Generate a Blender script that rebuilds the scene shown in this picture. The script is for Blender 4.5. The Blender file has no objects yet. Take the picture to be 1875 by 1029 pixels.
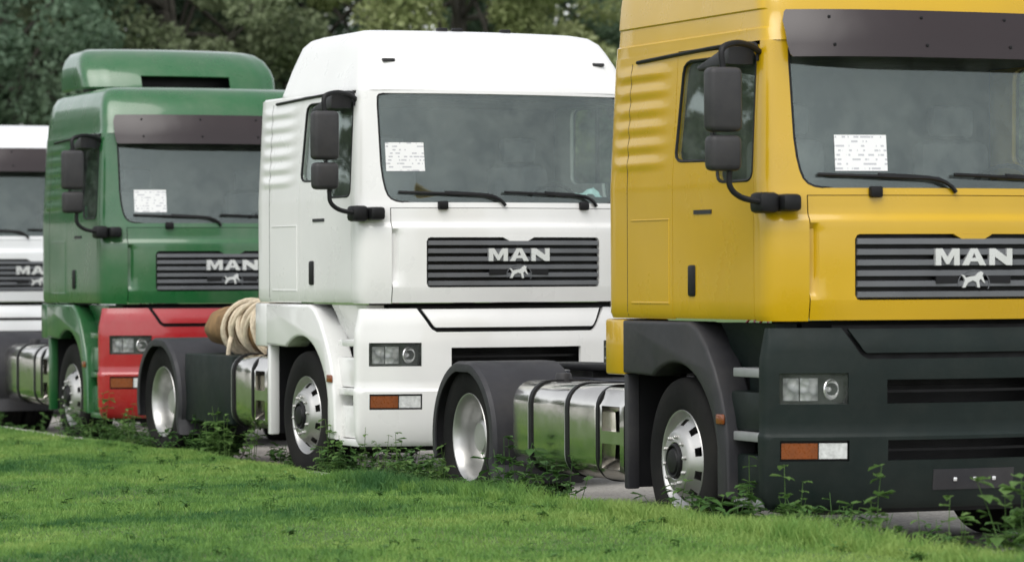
import bpy, bmesh, math, random
import numpy as np
from mathutils import Vector, Matrix
R = math.radians
random.seed(7); rng = np.random.default_rng(11)
scene = bpy.context.scene
COL = scene.collection

# ------------------------------------------------------------------ camera, sky, sun, exposure
cam_d = bpy.data.cameras.new('camera'); cam = bpy.data.objects.new('camera', cam_d); COL.objects.link(cam)
PSI, ROLL, FPX = 0.386447, 0.0041209, 6287.16          # heading, roll, focal length in photo pixels
CAM_LOC = Vector((19.055, -10.072, 1.653))
fwd = Vector((-math.cos(PSI), math.sin(PSI), 0)); right = Vector((math.sin(PSI), math.cos(PSI), 0)); up = Vector((0, 0, 1))
r2 = right*math.cos(ROLL) - up*math.sin(ROLL); u2 = right*math.sin(ROLL) + up*math.cos(ROLL)
mw = Matrix((r2, u2, -fwd)).transposed().to_4x4(); mw.translation = CAM_LOC
cam.matrix_world = mw
cam_d.sensor_width = 36; cam_d.lens = FPX/1875*36; cam_d.clip_start = .3; cam_d.clip_end = 2000
cam_d.shift_y = -(514.5-502.35)/1875
cam_d.dof.use_dof = True; cam_d.dof.focus_distance = 23; cam_d.dof.aperture_fstop = 2.8
scene.camera = cam

SUN_EL, SUN_AZ = R(58), R(-38)                         # azimuth measured from +x towards +y
world = bpy.data.worlds.new('World'); scene.world = world; world.use_nodes = True
nt = world.node_tree; bg = nt.nodes['Background']
sky = nt.nodes.new('ShaderNodeTexSky'); sky.sky_type = 'NISHITA'; sky.sun_disc = False
sky.sun_elevation = SUN_EL; sky.sun_rotation = math.pi/2 - SUN_AZ
sky.air_density = 1.0; sky.dust_density = 1.2; sky.ozone_density = 1.0
hs = nt.nodes.new('ShaderNodeHueSaturation'); hs.inputs['Saturation'].default_value = .16
nt.links.new(sky.outputs[0], hs.inputs['Color']); nt.links.new(hs.outputs[0], bg.inputs['Color'])
bg.inputs['Strength'].default_value = .15
sun_d = bpy.data.lights.new('sun', 'SUN'); sun = bpy.data.objects.new('sun', sun_d); COL.objects.link(sun)
sun_d.energy = 1.3; sun_d.angle = R(50); sun_d.color = (1, .97, .92)
sdir = Vector((math.cos(SUN_EL)*math.cos(SUN_AZ), math.cos(SUN_EL)*math.sin(SUN_AZ), math.sin(SUN_EL)))
sun.rotation_euler = sdir.to_track_quat('Z', 'Y').to_euler(); sun.location = (0, 0, 40)
vs = scene.view_settings; vs.view_transform = 'Standard'; vs.look = 'None'; vs.gamma = 1; vs.use_curve_mapping = False
vs.exposure = 0.6

# ------------------------------------------------------------------ materials
def nodes(name):
    m = bpy.data.materials.new(name); m.use_nodes = True
    t = m.node_tree; return m, t, t.nodes['Principled BSDF']
def noise(t, scale, detail=4, rough=.55, vec=None):
    n = t.nodes.new('ShaderNodeTexNoise'); n.inputs['Scale'].default_value = scale
    n.inputs['Detail'].default_value = detail; n.inputs['Roughness'].default_value = rough
    c = t.nodes.new('ShaderNodeTexCoord'); t.links.new(c.outputs['Object'] if vec is None else vec, n.inputs['Vector'])
    return n
def ramp(t, fac, stops):
    r = t.nodes.new('ShaderNodeValToRGB'); e = r.color_ramp.elements
    while len(e) < len(stops): e.new(.5)
    for i, (p, c) in enumerate(stops):
        e[i].position = p; e[i].color = (*c, 1) if len(c) == 3 else c
    t.links.new(fac, r.inputs['Fac']); return r
def bump(t, b, height, strength, dist):
    n = t.nodes.new('ShaderNodeBump'); n.inputs['Strength'].default_value = strength; n.inputs['Distance'].default_value = dist
    t.links.new(height, n.inputs['Height']); t.links.new(n.outputs[0], b.inputs['Normal'])
def mat(name, col, rough=.5, metal=0, coat=0, var=.12, vscale=3, bstr=0, bscale=60, bdist=.002, rvar=.1, dust=0):
    m, t, b = nodes(name)
    n = noise(t, vscale)
    lo = tuple(c*(1-var) for c in col); hi = tuple(min(1, c*(1+var)) for c in col)
    r = ramp(t, n.outputs['Fac'], [(.3, lo), (.7, hi)])
    src = r.outputs[0]
    if dust:
        n3 = noise(t, 1.7, 6, .7); r3 = ramp(t, n3.outputs['Fac'], [(.42, (0, 0, 0)), (.75, (dust,)*3)])
        mx = t.nodes.new('ShaderNodeMix'); mx.data_type = 'RGBA'
        t.links.new(r3.outputs[0], mx.inputs['Factor']); t.links.new(src, mx.inputs[6]); mx.inputs[7].default_value = (.30, .27, .22, 1)
        src = mx.outputs[2]
    t.links.new(src, b.inputs['Base Color'])
    rr = ramp(t, noise(t, vscale*2.3, 6).outputs['Fac'], [(.3, (max(0.02, rough-rvar),)*3), (.7, (min(1, rough+rvar),)*3)])
    t.links.new(rr.outputs[0], b.inputs['Roughness'])
    b.inputs['Metallic'].default_value = metal; b.inputs['Coat Weight'].default_value = coat; b.inputs['Coat Roughness'].default_value = .08
    if bstr: bump(t, b, noise(t, bscale, 3).outputs['Fac'], bstr, bdist)
    return m
def paint(name, col, dust=.16, coat=.8): return mat(name, col, rough=.30, coat=coat, var=.05, vscale=1.2, rvar=.07, dust=dust, bstr=.12, bscale=1.6, bdist=.02)
MT = dict(
    yellow=paint('yellow_paint', (.56, .34, .002), .0, .55), white=paint('white_paint', (.80, .795, .78), .03),
    green=paint('green_paint', (.012, .105, .028)), red=paint('red_paint', (.36, .007, .012)),
    white_far=paint('white_paint_clean', (.76, .77, .78), .03),
    charcoal=mat('charcoal_bumper', (.009, .0155, .014), .52, var=.15, dust=.04, bstr=.2, bscale=90),
    plastic=mat('grey_plastic', (.030, .030, .034), .5, var=.15, bstr=.25, bscale=140, dust=.08),
    black=mat('black_plastic', (.008, .008, .009), .5, var=.2),
    rubber=mat('rubber', (.008, .008, .008), .85, var=.25, bstr=.3, bscale=50, dust=.06),
    frame=mat('chassis_paint', (.03, .035, .05), .6, var=.3, dust=.3),
    steel=mat('wheel_steel', (.52, .52, .51), .38, metal=.8, var=.15, dust=.35, rvar=.12),
    chrome=mat('polished_metal', (.72, .70, .66), .14, metal=1, var=.05, rvar=.05, vscale=4, bstr=.1, bscale=2.5, bdist=.02),
    slat=mat('grille_slat', (.12, .125, .135), .42, coat=.2, var=.1),
    letter=mat('chrome_letter', (.78, .78, .78), .25, metal=.6, var=.03),
    tread=mat('step_tread', (.30, .31, .31), .5, metal=.3, var=.2, bstr=.5, bscale=120),
    interior=mat('cab_interior', (.055, .06, .06), .85, var=.3),
    seatc=mat('seat_fabric', (.13, .13, .14), .95, var=.3),
    amber=mat('amber_lens', (.21, .052, .010), .3, coat=.4, var=.15, vscale=30),
    clear=mat('clear_lens', (.62, .63, .62), .18, coat=.6, var=.2, vscale=40),
    redlens=mat('red_lens', (.35, .01, .01), .2, coat=.6),
    canvas=mat('brown_canvas', (.22, .13, .055), .9, var=.35, vscale=9, bstr=.5, bscale=25, bdist=.01),
    rope=mat('cream_rope', (.62, .53, .40), .9, var=.2, vscale=30, bstr=.6, bscale=150, bdist=.004),
    kerb=mat('kerb_concrete', (.40, .39, .36), .9, var=.25, vscale=4, bstr=.6, bscale=80, bdist=.004),
    bark=mat('bark', (.06, .055, .045), .95, var=.4, vscale=8, bstr=.8, bscale=20, bdist=.03),
)
for k_, v_ in (('charcoal', .22), ('plastic', .3), ('rubber', .2), ('black', .3)):
    MT[k_].node_tree.nodes['Principled BSDF'].inputs['Specular IOR Level'].default_value = v_
def glass_mat(name, tint, ior=1.68):
    m, t, b = nodes(name); t.nodes.remove(b)
    tr = t.nodes.new('ShaderNodeBsdfTransparent'); tr.inputs[0].default_value = (*tint, 1)
    gl = t.nodes.new('ShaderNodeBsdfGlossy'); gl.inputs['Roughness'].default_value = .015; gl.inputs['Color'].default_value = (.86, .95, .93, 1)
    fr = t.nodes.new('ShaderNodeFresnel'); ge = t.nodes.new('ShaderNodeNewGeometry'); mr = t.nodes.new('ShaderNodeMapRange')
    mr.inputs['To Min'].default_value = ior; mr.inputs['To Max'].default_value = 1/ior      # both faces of the pane reflect alike
    t.links.new(ge.outputs['Backfacing'], mr.inputs['Value']); t.links.new(mr.outputs[0], fr.inputs['IOR'])
    mx = t.nodes.new('ShaderNodeMixShader')
    t.links.new(fr.outputs[0], mx.inputs[0]); t.links.new(tr.outputs[0], mx.inputs[1]); t.links.new(gl.outputs[0], mx.inputs[2])
    df = t.nodes.new('ShaderNodeBsdfDiffuse'); df.inputs[0].default_value = (.42, .46, .43, 1)       # thin film of dust and smears, its mottling standing in for faint reflections
    fm = ramp(t, noise(t, 3.0, 6, .68).outputs['Fac'], [(.40, (.015,)*3), (.74, (.13,)*3)]); m2 = t.nodes.new('ShaderNodeMixShader')
    t.links.new(fm.outputs[0], m2.inputs[0]); t.links.new(mx.outputs[0], m2.inputs[1]); t.links.new(df.outputs[0], m2.inputs[2])
    t.links.new(m2.outputs[0], t.nodes['Material Output'].inputs['Surface'])
    bn = t.nodes.new('ShaderNodeBump'); bn.inputs['Strength'].default_value = .06; bn.inputs['Distance'].default_value = .02
    t.links.new(noise(t, 1.3, 2).outputs['Fac'], bn.inputs['Height']); t.links.new(bn.outputs[0], gl.inputs['Normal'])
    return m
MT['lens'] = glass_mat('lamp_lens', (.97, .97, .97), 1.3)
MT['glass'] = glass_mat('window_glass', (.90, .94, .92))
def visor_mat():
    m, t, b = nodes('smoked_visor')
    b.inputs['Base Color'].default_value = (.022, .014, .015, 1); b.inputs['Roughness'].default_value = .3; b.inputs['IOR'].default_value = 1.5
    bump(t, b, noise(t, 2.2, 2).outputs['Fac'], .25, .03); return m
MT['visor'] = visor_mat()
def paper_mat():
    m, t, b = nodes('printed_paper'); c = t.nodes.new('ShaderNodeTexCoord'); sp = t.nodes.new('ShaderNodeSeparateXYZ'); t.links.new(c.outputs['Object'], sp.inputs[0])
    def mth(op, a, v=None):
        n = t.nodes.new('ShaderNodeMath'); n.operation = op; t.links.new(a, n.inputs[0])
        if v is not None:
            if isinstance(v, float): n.inputs[1].default_value = v
            else: t.links.new(v, n.inputs[1])
        return n.outputs[0]
    z = mth('MULTIPLY', sp.outputs[2], 38.0); row = mth('FLOOR', z); inrow = mth('LESS_THAN', mth('FRACT', z), .42)
    cx = t.nodes.new('ShaderNodeCombineXYZ'); t.links.new(mth('MULTIPLY', sp.outputs[1], 26.0), cx.inputs[0]); t.links.new(mth('MULTIPLY', row, 7.3), cx.inputs[1])
    n = noise(t, 1.0, 2, .6, cx.outputs[0]); ink = mth('MULTIPLY', inrow, mth('GREATER_THAN', n.outputs['Fac'], .53))
    r = ramp(t, ink, [(0, (.82, .82, .82)), (1, (.50, .50, .53))]); t.links.new(r.outputs[0], b.inputs['Base Color']); b.inputs['Roughness'].default_value = .7; return m
MT['paper'] = paper_mat()
def lamp_mat():
    m, t, b = nodes('headlamp_reflector')
    v = t.nodes.new('ShaderNodeTexVoronoi'); v.inputs['Scale'].default_value = 19
    c = t.nodes.new('ShaderNodeTexCoord'); t.links.new(c.outputs['Object'], v.inputs['Vector'])
    r = ramp(t, v.outputs['Distance'], [(.1, (.55, .56, .55)), (.5, (.34, .35, .35)), (.8, (.16, .17, .17))]); t.links.new(r.outputs[0], b.inputs['Base Color'])
    b.inputs['Metallic'].default_value = .2; b.inputs['Roughness'].default_value = .2
    bump(t, b, v.outputs['Distance'], .35, .02); return m
MT['reflector'] = lamp_mat()
def ground_mat(name, stops, scale, bs=.4, bscale=60, rough=.95, bdist=.01, fine=None):
    m, t, b = nodes(name)
    n = noise(t, scale, 8, .65); r = ramp(t, n.outputs['Fac'], stops); src = r.outputs[0]
    if fine:
        n2 = noise(t, fine, 4, .7); r2_ = ramp(t, n2.outputs['Fac'], [(.3, (.55, .55, .55)), (.7, (1.3, 1.3, 1.3))])
        mx = t.nodes.new('ShaderNodeMix'); mx.data_type = 'RGBA'; mx.blend_type = 'MULTIPLY'; mx.inputs['Factor'].default_value = 1
        t.links.new(src, mx.inputs[6]); t.links.new(r2_.outputs[0], mx.inputs[7]); src = mx.outputs[2]
    t.links.new(src, b.inputs['Base Color']); b.inputs['Roughness'].default_value = rough
    bump(t, b, noise(t, bscale, 6, .7).outputs['Fac'], bs, bdist); return m
MT['road'] = ground_mat('pale_gravel_paving', [(.3, (.22, .21, .19)), (.5, (.31, .295, .27)), (.7, (.38, .36, .33))], .9, .7, 45, fine=28)
MT['soil'] = ground_mat('grass_soil', [(.3, (.05, .10, .02)), (.55, (.08, .145, .03)), (.75, (.12, .18, .045))], .8, .6, 25, fine=20)
def leaf_mat(name, lo, mid, hi, scale, trans=.35, rough=.6, sp=.23):
    m, t, b = nodes(name)
    n = noise(t, scale, 5, .6); n2 = noise(t, scale*14, 3, .6)
    ad = t.nodes.new('ShaderNodeMath'); ad.operation = 'MULTIPLY_ADD'; t.links.new(n2.outputs['Fac'], ad.inputs[0]); ad.inputs[1].default_value = .5
    t.links.new(n.outputs['Fac'], ad.inputs[2])
    r = ramp(t, ad.outputs[0], [(.75-sp, lo), (.75, mid), (.75+sp, hi)])
    t.links.new(r.outputs[0], b.inputs['Base Color']); b.inputs['Roughness'].default_value = rough
    b.inputs['Specular IOR Level'].default_value = .3
    ts = t.nodes.new('ShaderNodeBsdfTranslucent'); t.links.new(r.outputs[0], ts.inputs[0])
    mx = t.nodes.new('ShaderNodeMixShader'); mx.inputs[0].default_value = trans
    t.links.new(b.outputs[0], mx.inputs[1]); t.links.new(ts.outputs[0], mx.inputs[2])
    t.links.new(mx.outputs[0], t.nodes['Material Output'].inputs['Surface']); return m
MT['grass'] = leaf_mat('grass_blades', (.06, .165, .05), (.195, .355, .085), (.32, .45, .125), .33, .45, sp=.15)
MT['weed'] = leaf_mat('weed_leaf', (.035, .09, .022), (.065, .145, .036), (.11, .20, .06), 3, .3)
MT['clover'] = leaf_mat('clover_leaf', (.05, .13, .03), (.09, .20, .045), (.14, .27, .07), 3, .35)
MT['weed_pale'] = leaf_mat('pale_weed_leaf', (.07, .15, .035), (.12, .22, .06), (.18, .28, .09), 3, .4)
MT['leaf_dark'] = leaf_mat('dark_blue_green_leaf', (.075, .13, .082), (.14, .21, .135), (.22, .30, .20), .5, .35)
MT['leaf_olive'] = leaf_mat('olive_leaf', (.12, .155, .085), (.215, .26, .145), (.30, .35, .21), .5, .35)
MT['leaf_light'] = leaf_mat('yellow_green_leaf', (.13, .165, .06), (.26, .305, .125), (.38, .41, .22), .5, .35)

# ------------------------------------------------------------------ mesh helpers
CACHE = {}
def mk(name, vf, material, parent=None, loc=None, angle=32, key=None, rot=None):
    """one mesh object; the mesh is shared through key, the material sits on the object"""
    if key is not None and key in CACHE: me = CACHE[key]
    else:
        v, f = vf() if callable(vf) else vf
        me = bpy.data.meshes.new(name); me.from_pydata([tuple(map(float, p)) for p in v], [], [tuple(q) for q in f])
        bm = bmesh.new(); bm.from_mesh(me)
        bmesh.ops.remove_doubles(bm, verts=bm.verts, dist=2e-5)
        bmesh.ops.recalc_face_normals(bm, faces=bm.faces)
        bm.to_mesh(me); bm.free()
        me.polygons.foreach_set('use_smooth', [True]*len(me.polygons))
        me.set_sharp_from_angle(angle=R(angle)); me.materials.append(None)
        if key is not None: CACHE[key] = me
    o = bpy.data.objects.new(name, me); COL.objects.link(o)
    o.material_slots[0].link = 'OBJECT'; o.material_slots[0].material = MT[material] if isinstance(material, str) else material
    if parent is not None: o.parent = parent
    if loc is not None: o.location = loc
    if rot is not None: o.rotation_euler = rot
    return o
def join(*parts):
    V, F = [], []
    for v, f in parts:
        k = len(V); V += list(v); F += [tuple(i+k for i in q) for q in f]
    return V, F
def bbox(x0, x1, y0, y1, z0, z1, bev=0.0, seg=2):
    bm = bmesh.new(); bmesh.ops.create_cube(bm, size=1)
    for v in bm.verts: v.co = Vector(((x0+x1)/2 + v.co.x*(x1-x0), (y0+y1)/2 + v.co.y*(y1-y0), (z0+z1)/2 + v.co.z*(z1-z0)))
    if bev: bmesh.ops.bevel(bm, geom=list(bm.edges), offset=bev, segments=seg, profile=.5, affect='EDGES', clamp_overlap=True)
    return grab(bm)
def grab(bm):
    bm.verts.index_update(); v = [tuple(p.co) for p in bm.verts]; f = [tuple(q.index for q in p.verts) for p in bm.faces]; bm.free(); return v, f
def prism(poly, axis, a0, a1, bev=0.0, seg=2):
    """closed outline (list of 2-D points) extruded along an axis; 2-D axes are the remaining two in xyz order"""
    def P(p, a): return {'x': (a, p[0], p[1]), 'y': (p[0], a, p[1]), 'z': (p[0], p[1], a)}[axis]
    bm = bmesh.new(); n = len(poly)
    va = [bm.verts.new(P(p, a0)) for p in poly]; vb = [bm.verts.new(P(p, a1)) for p in poly]
    bm.faces.new(va); bm.faces.new(vb[::-1])
    side = [bm.faces.new((va[i], vb[i], vb[(i+1) % n], va[(i+1) % n])) for i in range(n)]
    bmesh.ops.recalc_face_normals(bm, faces=bm.faces)
    if bev:
        es = [e for e in bm.edges if not all(f in side for f in e.link_faces)]
        bmesh.ops.bevel(bm, geom=es, offset=bev, segments=seg, profile=.5, affect='EDGES', clamp_overlap=True)
    return grab(bm)
def tube(path, r, n=8, closed=False):
    P = [Vector(p) for p in path]; V, F = [], []; m = len(P)
    rr = r if isinstance(r, (list, tuple)) else [r]*m
    prev = None
    for i in range(m):
        a = P[(i-1) % m] if (i > 0 or closed) else P[i]; b = P[(i+1) % m] if (i < m-1 or closed) else P[i]
        t = (b-a).normalized()
        if prev is None: s = t.orthogonal().normalized()
        else: s = (prev - t*prev.dot(t)).normalized()
        prev = s; w = t.cross(s)
        for k in range(n):
            q = 2*math.pi*k/n; V.append(P[i] + (s*math.cos(q) + w*math.sin(q))*rr[i])
    for i in range(m if closed else m-1):
        for k in range(n):
            a, b = i*n+k, i*n+(k+1) % n; j = ((i+1) % m)*n; F.append((a, b, j+(k+1) % n, j+k))
    if not closed: F += [tuple(range(n)), tuple((m-1)*n+k for k in range(n))]
    return V, F
def smooth_path(pts, k=6):
    P = [Vector(p) for p in pts]; out = []
    for i in range(len(P)-1):
        p0, p1, p2, p3 = P[max(i-1, 0)], P[i], P[i+1], P[min(i+2, len(P)-1)]
        for j in range(k):
            t = j/k; out.append(.5*((2*p1)+(p2-p0)*t+(2*p0-5*p1+4*p2-p3)*t*t+(3*p1-p0-3*p2+p3)*t**3))
    out.append(P[-1]); return out
def lathe(prof, n=48, holes=None, close=False):
    """profile of (r, y) turned about y; holes(i, k) skips a cell"""
    V, F = [], []
    m = len(prof)
    for (r, y) in prof:
        for k in range(n):
            a = 2*math.pi*k/n; V.append((r*math.cos(a), y, r*math.sin(a)))
    for i in range(m if close else m-1):
        for k in range(n):
            if holes and holes(i, k): continue
            j = (i+1) % m; F.append((i*n+k, i*n+(k+1) % n, j*n+(k+1) % n, j*n+k))
    return V, F
def thick(vf, t):
    """give an open sheet a thickness t behind its faces (rim closed)"""
    v, f = vf; v = [Vector(p) for p in v]
    bm = bmesh.new(); bv = [bm.verts.new(p) for p in v]
    for q in f:
        try: bm.faces.new([bv[i] for i in q])
        except ValueError: pass
    bmesh.ops.remove_doubles(bm, verts=bm.verts, dist=2e-5)
    loose = [x for x in bm.verts if not x.link_faces]; bmesh.ops.delete(bm, geom=loose, context='VERTS')
    bm.normal_update(); bm.verts.index_update()
    V = [x.co.copy() for x in bm.verts]; N = [x.normal.copy() for x in bm.verts]; n = len(V)
    F = [tuple(x.index for x in q.verts) for q in bm.faces]
    E = [(l.vert.index, l.link_loop_next.vert.index) for e in bm.edges if len(e.link_faces) == 1 for l in e.link_loops]
    bm.free()
    V2 = V + [V[i]-N[i]*t for i in range(n)]
    F2 = F + [tuple(i+n for i in q[::-1]) for q in F] + [(b, a, a+n, b+n) for a, b in E]
    return V2, F2
def rows_grid(rows, nseg, pt, skip=None):
    """rows of (z, [breakpoints]); pt(kind, value, z) -> (x, y). Corner segments (kind changes) become Bezier fillets"""
    V, F = [], []; C = sum(nseg)+1
    for (z, bp) in rows:
        row = []
        for s in range(len(bp)-1):
            (ka, a), (kb, b) = bp[s], bp[s+1]; n = nseg[s]
            for j in range(n):
                t = j/n
                if ka == kb: row.append(pt(ka, a+(b-a)*t, z) if ka != 'pt' else (a[0]+(b[0]-a[0])*t, a[1]+(b[1]-a[1])*t))
                else:
                    P0 = Vector(pt(ka, a, z) if ka != 'pt' else a); P3 = Vector(pt(kb, b, z) if kb != 'pt' else b)
                    if 'pt' in (ka, kb): q = P0.lerp(P3, t)
                    else:
                        d = (P3-P0).length*.52
                        def tang(k, val):
                            if k == 'side': return Vector((1, 0))
                            if k == 'sideL': return Vector((-1, 0))
                            if k == 'rear': return Vector((0, -1))
                            p = Vector(pt(k, val-.01, z)); q_ = Vector(pt(k, val+.01, z)); return (q_-p).normalized()
                        P1 = P0+tang(ka, a)*d; P2 = P3-tang(kb, b)*d
                        q = P0*(1-t)**3+P1*3*t*(1-t)**2+P2*3*t*t*(1-t)+P3*t**3
                    row.append((q[0], q[1]))
        ka, a = bp[-1]; row.append(pt(ka, a, z) if ka != 'pt' else a)
        V += [(p[0], p[1], z) for p in row]
    segof = [s for s, n in enumerate(nseg) for _ in range(n)]
    for i in range(len(rows)-1):
        for c in range(C-1):
            if skip and skip(segof[c], rows[i][0], rows[i+1][0]): continue
            F.append((i*C+c, i*C+c+1, (i+1)*C+c+1, (i+1)*C+c))
    return V, F
def ip(x, xs, ys): return float(np.interp(x, xs, ys))
def thing(name, label, cat, loc=(0, 0, 0), rz=0, group=None):
    o = bpy.data.objects.new(name, None); COL.objects.link(o); o.location = loc; o.rotation_euler = (0, 0, rz); o.empty_display_size = .2
    o['label'] = label; o['category'] = cat
    if group: o['group'] = group
    return o
def tag(o, label, cat, group=None):
    o['label'] = label; o['category'] = cat
    if group: o['group'] = group
    return o

# ------------------------------------------------------------------ ground, road, kerb, verge
def sheet(x0, x1, y0, y1, z): return [(x0, y0, z), (x1, y0, z), (x1, y1, z), (x0, y1, z)], [(0, 1, 2, 3)]
g = mk('ground', sheet(-500, 500, -500, 500, -.04), 'soil'); g['kind'] = 'structure'
def road():
    xs = np.linspace(-90, 70, 161); ys = np.linspace(-1.5, 7, 18); V = [(x, y, .006*math.sin(x*1.3+y)+.004*math.sin(y*3.1-x*.7)) for x in xs for y in ys]
    n = len(ys); return V, [(i*n+j, (i+1)*n+j, (i+1)*n+j+1, i*n+j+1) for i in range(len(xs)-1) for j in range(n-1)]
o = mk('road', road, 'road', loc=(0, 0, -.01)); o['kind'] = 'structure'
ZX = [-90, -30, -16, -9.7, -5, -3.5, -1.6, 0, 5, 12, 70]; ZZ = [.08, .08, .085, .115, .135, .14, .19, .21, .235, .2, .2]
def verge_z(x, y):
    e = np.interp(x, ZX, ZZ); d = np.clip((-1.60-y)/6, 0, 1)
    return e*(1-.25*d) + .02*np.sin(x*.9+y*1.3)*np.clip(d*3, 0, 1) + .012*np.sin(x*2.3-y*1.9)*np.clip(d*3, 0, 1)
def verge():
    xs = np.concatenate([np.linspace(-90, -24, 24), np.linspace(-23, 12, 141), np.linspace(13, 70, 24)])
    ys = np.concatenate([np.linspace(-1.59, -9, 60), np.linspace(-9.5, -60, 20)])
    X, Y = np.meshgrid(xs, ys, indexing='ij'); Z = verge_z(X, Y)
    V = np.stack([X, Y, Z], -1).reshape(-1, 3).tolist(); n = len(ys)
    F = [(i*n+j, i*n+j+1, (i+1)*n+j+1, (i+1)*n+j) for i in range(len(xs)-1) for j in range(n-1)]
    return V, F
o = mk('verge', verge, 'soil'); o['kind'] = 'structure'
kerb = bpy.data.objects.new('kerb', None); COL.objects.link(kerb); kerb['kind'] = 'structure'
for i in range(48):
    x = -31+i; zt = float(verge_z(x+.5, -1.6))+.010 + random.uniform(-.004, .004)
    s = mk('kerb_stone', lambda: bbox(0, .985, -.058, .058, -.35, 0, .012), 'kerb', kerb, (x, -1.548+random.uniform(-.004, .004), zt), key='kerbstone')

def in_view(x, y, z, m=.22):
    dx, dy, dz = x-CAM_LOC.x, y-CAM_LOC.y, z-CAM_LOC.z
    d = dx*fwd.x+dy*fwd.y; a = (dx*right.x+dy*right.y)/d*FPX/1875; b = dz/d*FPX/1029
    return (np.abs(a) < .5+m) & (np.abs(b) < .5+m)
def fast_tris(name, V, F, material, corners=3):
    me = bpy.data.meshes.new(name); n = len(V); m = len(F)
    me.vertices.add(n); me.vertices.foreach_set('co', V.astype(np.float32).ravel())
    me.loops.add(m*corners); me.loops.foreach_set('vertex_index', F.astype(np.int32).ravel())
    me.polygons.add(m); me.polygons.foreach_set('loop_start', np.arange(0, m*corners, corners, dtype=np.int32))
    me.update(calc_edges=True); me.validate(); me.materials.append(MT[material])
    o = bpy.data.objects.new(name, me); COL.objects.link(o); return o
def grass_blades(N, hmin, hmax, w, xr, yr, lean):
    x = rng.uniform(*xr, N); y = rng.uniform(*yr, N); z = verge_z(x, y)
    k = in_view(x, y, z); x, y, z = x[k], y[k], z[k]; n = len(x)
    patch = .75+.35*np.sin(x*1.9+1.3*np.sin(y*1.7))*np.sin(y*2.3+.8*x)
    h = rng.uniform(hmin, hmax, n)*patch; a = rng.uniform(0, 2*np.pi, n); la = rng.uniform(0, 2*np.pi, n); ln = rng.uniform(.1, lean, n)*h
    bx, by = np.cos(a)*w*.5, np.sin(a)*w*.5
    tx, ty = x+np.cos(la)*ln, y+np.sin(la)*ln
    mx_, my_ = x+np.cos(la)*ln*.35, y+np.sin(la)*ln*.35
    V = np.stack([np.stack([x-bx, y-by, z-.005], 1), np.stack([x+bx, y+by, z-.005], 1),
                  np.stack([mx_+bx*.8, my_+by*.8, z+h*.55], 1), np.stack([mx_-bx*.8, my_-by*.8, z+h*.55], 1), np.stack([tx, ty, z+h], 1)], 1).reshape(-1, 3)
    i = np.arange(n)*5
    F = np.concatenate([np.stack([i, i+1, i+2], 1), np.stack([i, i+2, i+3], 1), np.stack([i+3, i+2, i+4], 1)])
    return V, F
V1, F1 = grass_blades(420000, .022, .05, .008, (-27, 8), (-7.5, -1.61), 1.3)
V2, F2 = grass_blades(20000, .05, .14, .007, (-5.0, 8), (-1.85, -1.50), 1.0)
V4, F4 = grass_blades(9000, .03, .07, .008, (-12.5, -5.2), (-1.72, -1.56), 1.3)
V3, F3 = grass_blades(16000, .05, .10, .006, (-27, 8), (-7.5, -1.6), .8)
o = fast_tris('grass', np.concatenate([V1, V2, V3, V4]), np.concatenate([F1, F2+len(V1), F3+len(V1)+len(V2), F4+len(V1)+len(V2)+len(V3)]), 'grass')
o['kind'] = 'stuff'; tag(o, 'short green lawn grass covering the sloping verge in the foreground', 'grass')

def weed_plant(h, nst, spread, leaf, seed, ring=3):
    rd = random.Random(seed); V, F = [], []
    for s in range(nst):
        a = rd.uniform(0, 6.28); tip = Vector((math.cos(a)*spread*rd.uniform(.2, 1), math.sin(a)*spread*rd.uniform(.2, 1), h*rd.uniform(.55, 1)))
        root = Vector((math.cos(a)*spread*.15, math.sin(a)*spread*.15, -.02)); mid = root.lerp(tip, .5)+Vector((rd.uniform(-.02, .02), rd.uniform(-.02, .02), h*.08))
        pth = smooth_path([root, mid, tip], 3); tv, tf = tube(pth, [.004*(1-.6*i/len(pth)) for i in range(len(pth))], ring)
        k = len(V); V += tv; F += [tuple(i+k for i in q) for q in tf]
        for j in range(int(5+h*16)):
            t = rd.uniform(.2, 1); p = pth[min(len(pth)-1, int(t*(len(pth)-1)+.5))]
            b = rd.uniform(0, 6.28); L = leaf*rd.uniform(.5, 1.1); d = Vector((math.cos(b), math.sin(b), rd.uniform(-.35, .5))).normalized()
            w = d.cross(Vector((0, 0, 1))).normalized()*L*.32; dn = Vector((0, 0, -L*.12)); k = len(V)
            V += [p, p+d*L*.35+w-dn*.3, p+d*L*.75+w*.7, p+d*L+dn*1.6, p+d*L*.75-w*.7, p+d*L*.35-w-dn*.3, p+d*L*.5+dn*.6]
            F += [(k, k+1, k+6), (k+1, k+2, k+6), (k+2, k+3, k+6), (k+3, k+4, k+6), (k+4, k+5, k+6), (k+5, k, k+6)]
    return V, F
parts = []
# low weeds crowding the gutter and the ground under the trucks: (x0, x1, y0, y1, count, height)
for (x0, x1, y0, y1, n, h) in [(-24, -14, -1.48, -1.3, 26, .22), (-14, -9, -1.48, -1.1, 42, .40), (-9.5, -6.6, -1.46, -1.0, 8, .3), (-6.4, -3.4, -1.48, -.4, 46, .34), (-3.2, -1.7, -1.48, -1.25, 14, .42), (.0, 1.3, -1.48, -1.27, 12, .38), (1.3, 5.2, -1.48, -.8, 52, .36)]:
    for i in range(n):
        v, f = weed_plant(h*random.uniform(.45, 1.15), random.randint(3, 6), h*.7, .085, random.random())
        x, y = random.uniform(x0, x1), random.uniform(y0, y1); parts.append(([Vector(p)+Vector((x, y, 0)) for p in v], f))
o = mk('weeds', join(*parts), 'weed', angle=80); o['kind'] = 'stuff'; tag(o, 'low dark green broadleaf weeds growing along the gutter below the trucks', 'weeds')
parts = []
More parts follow.
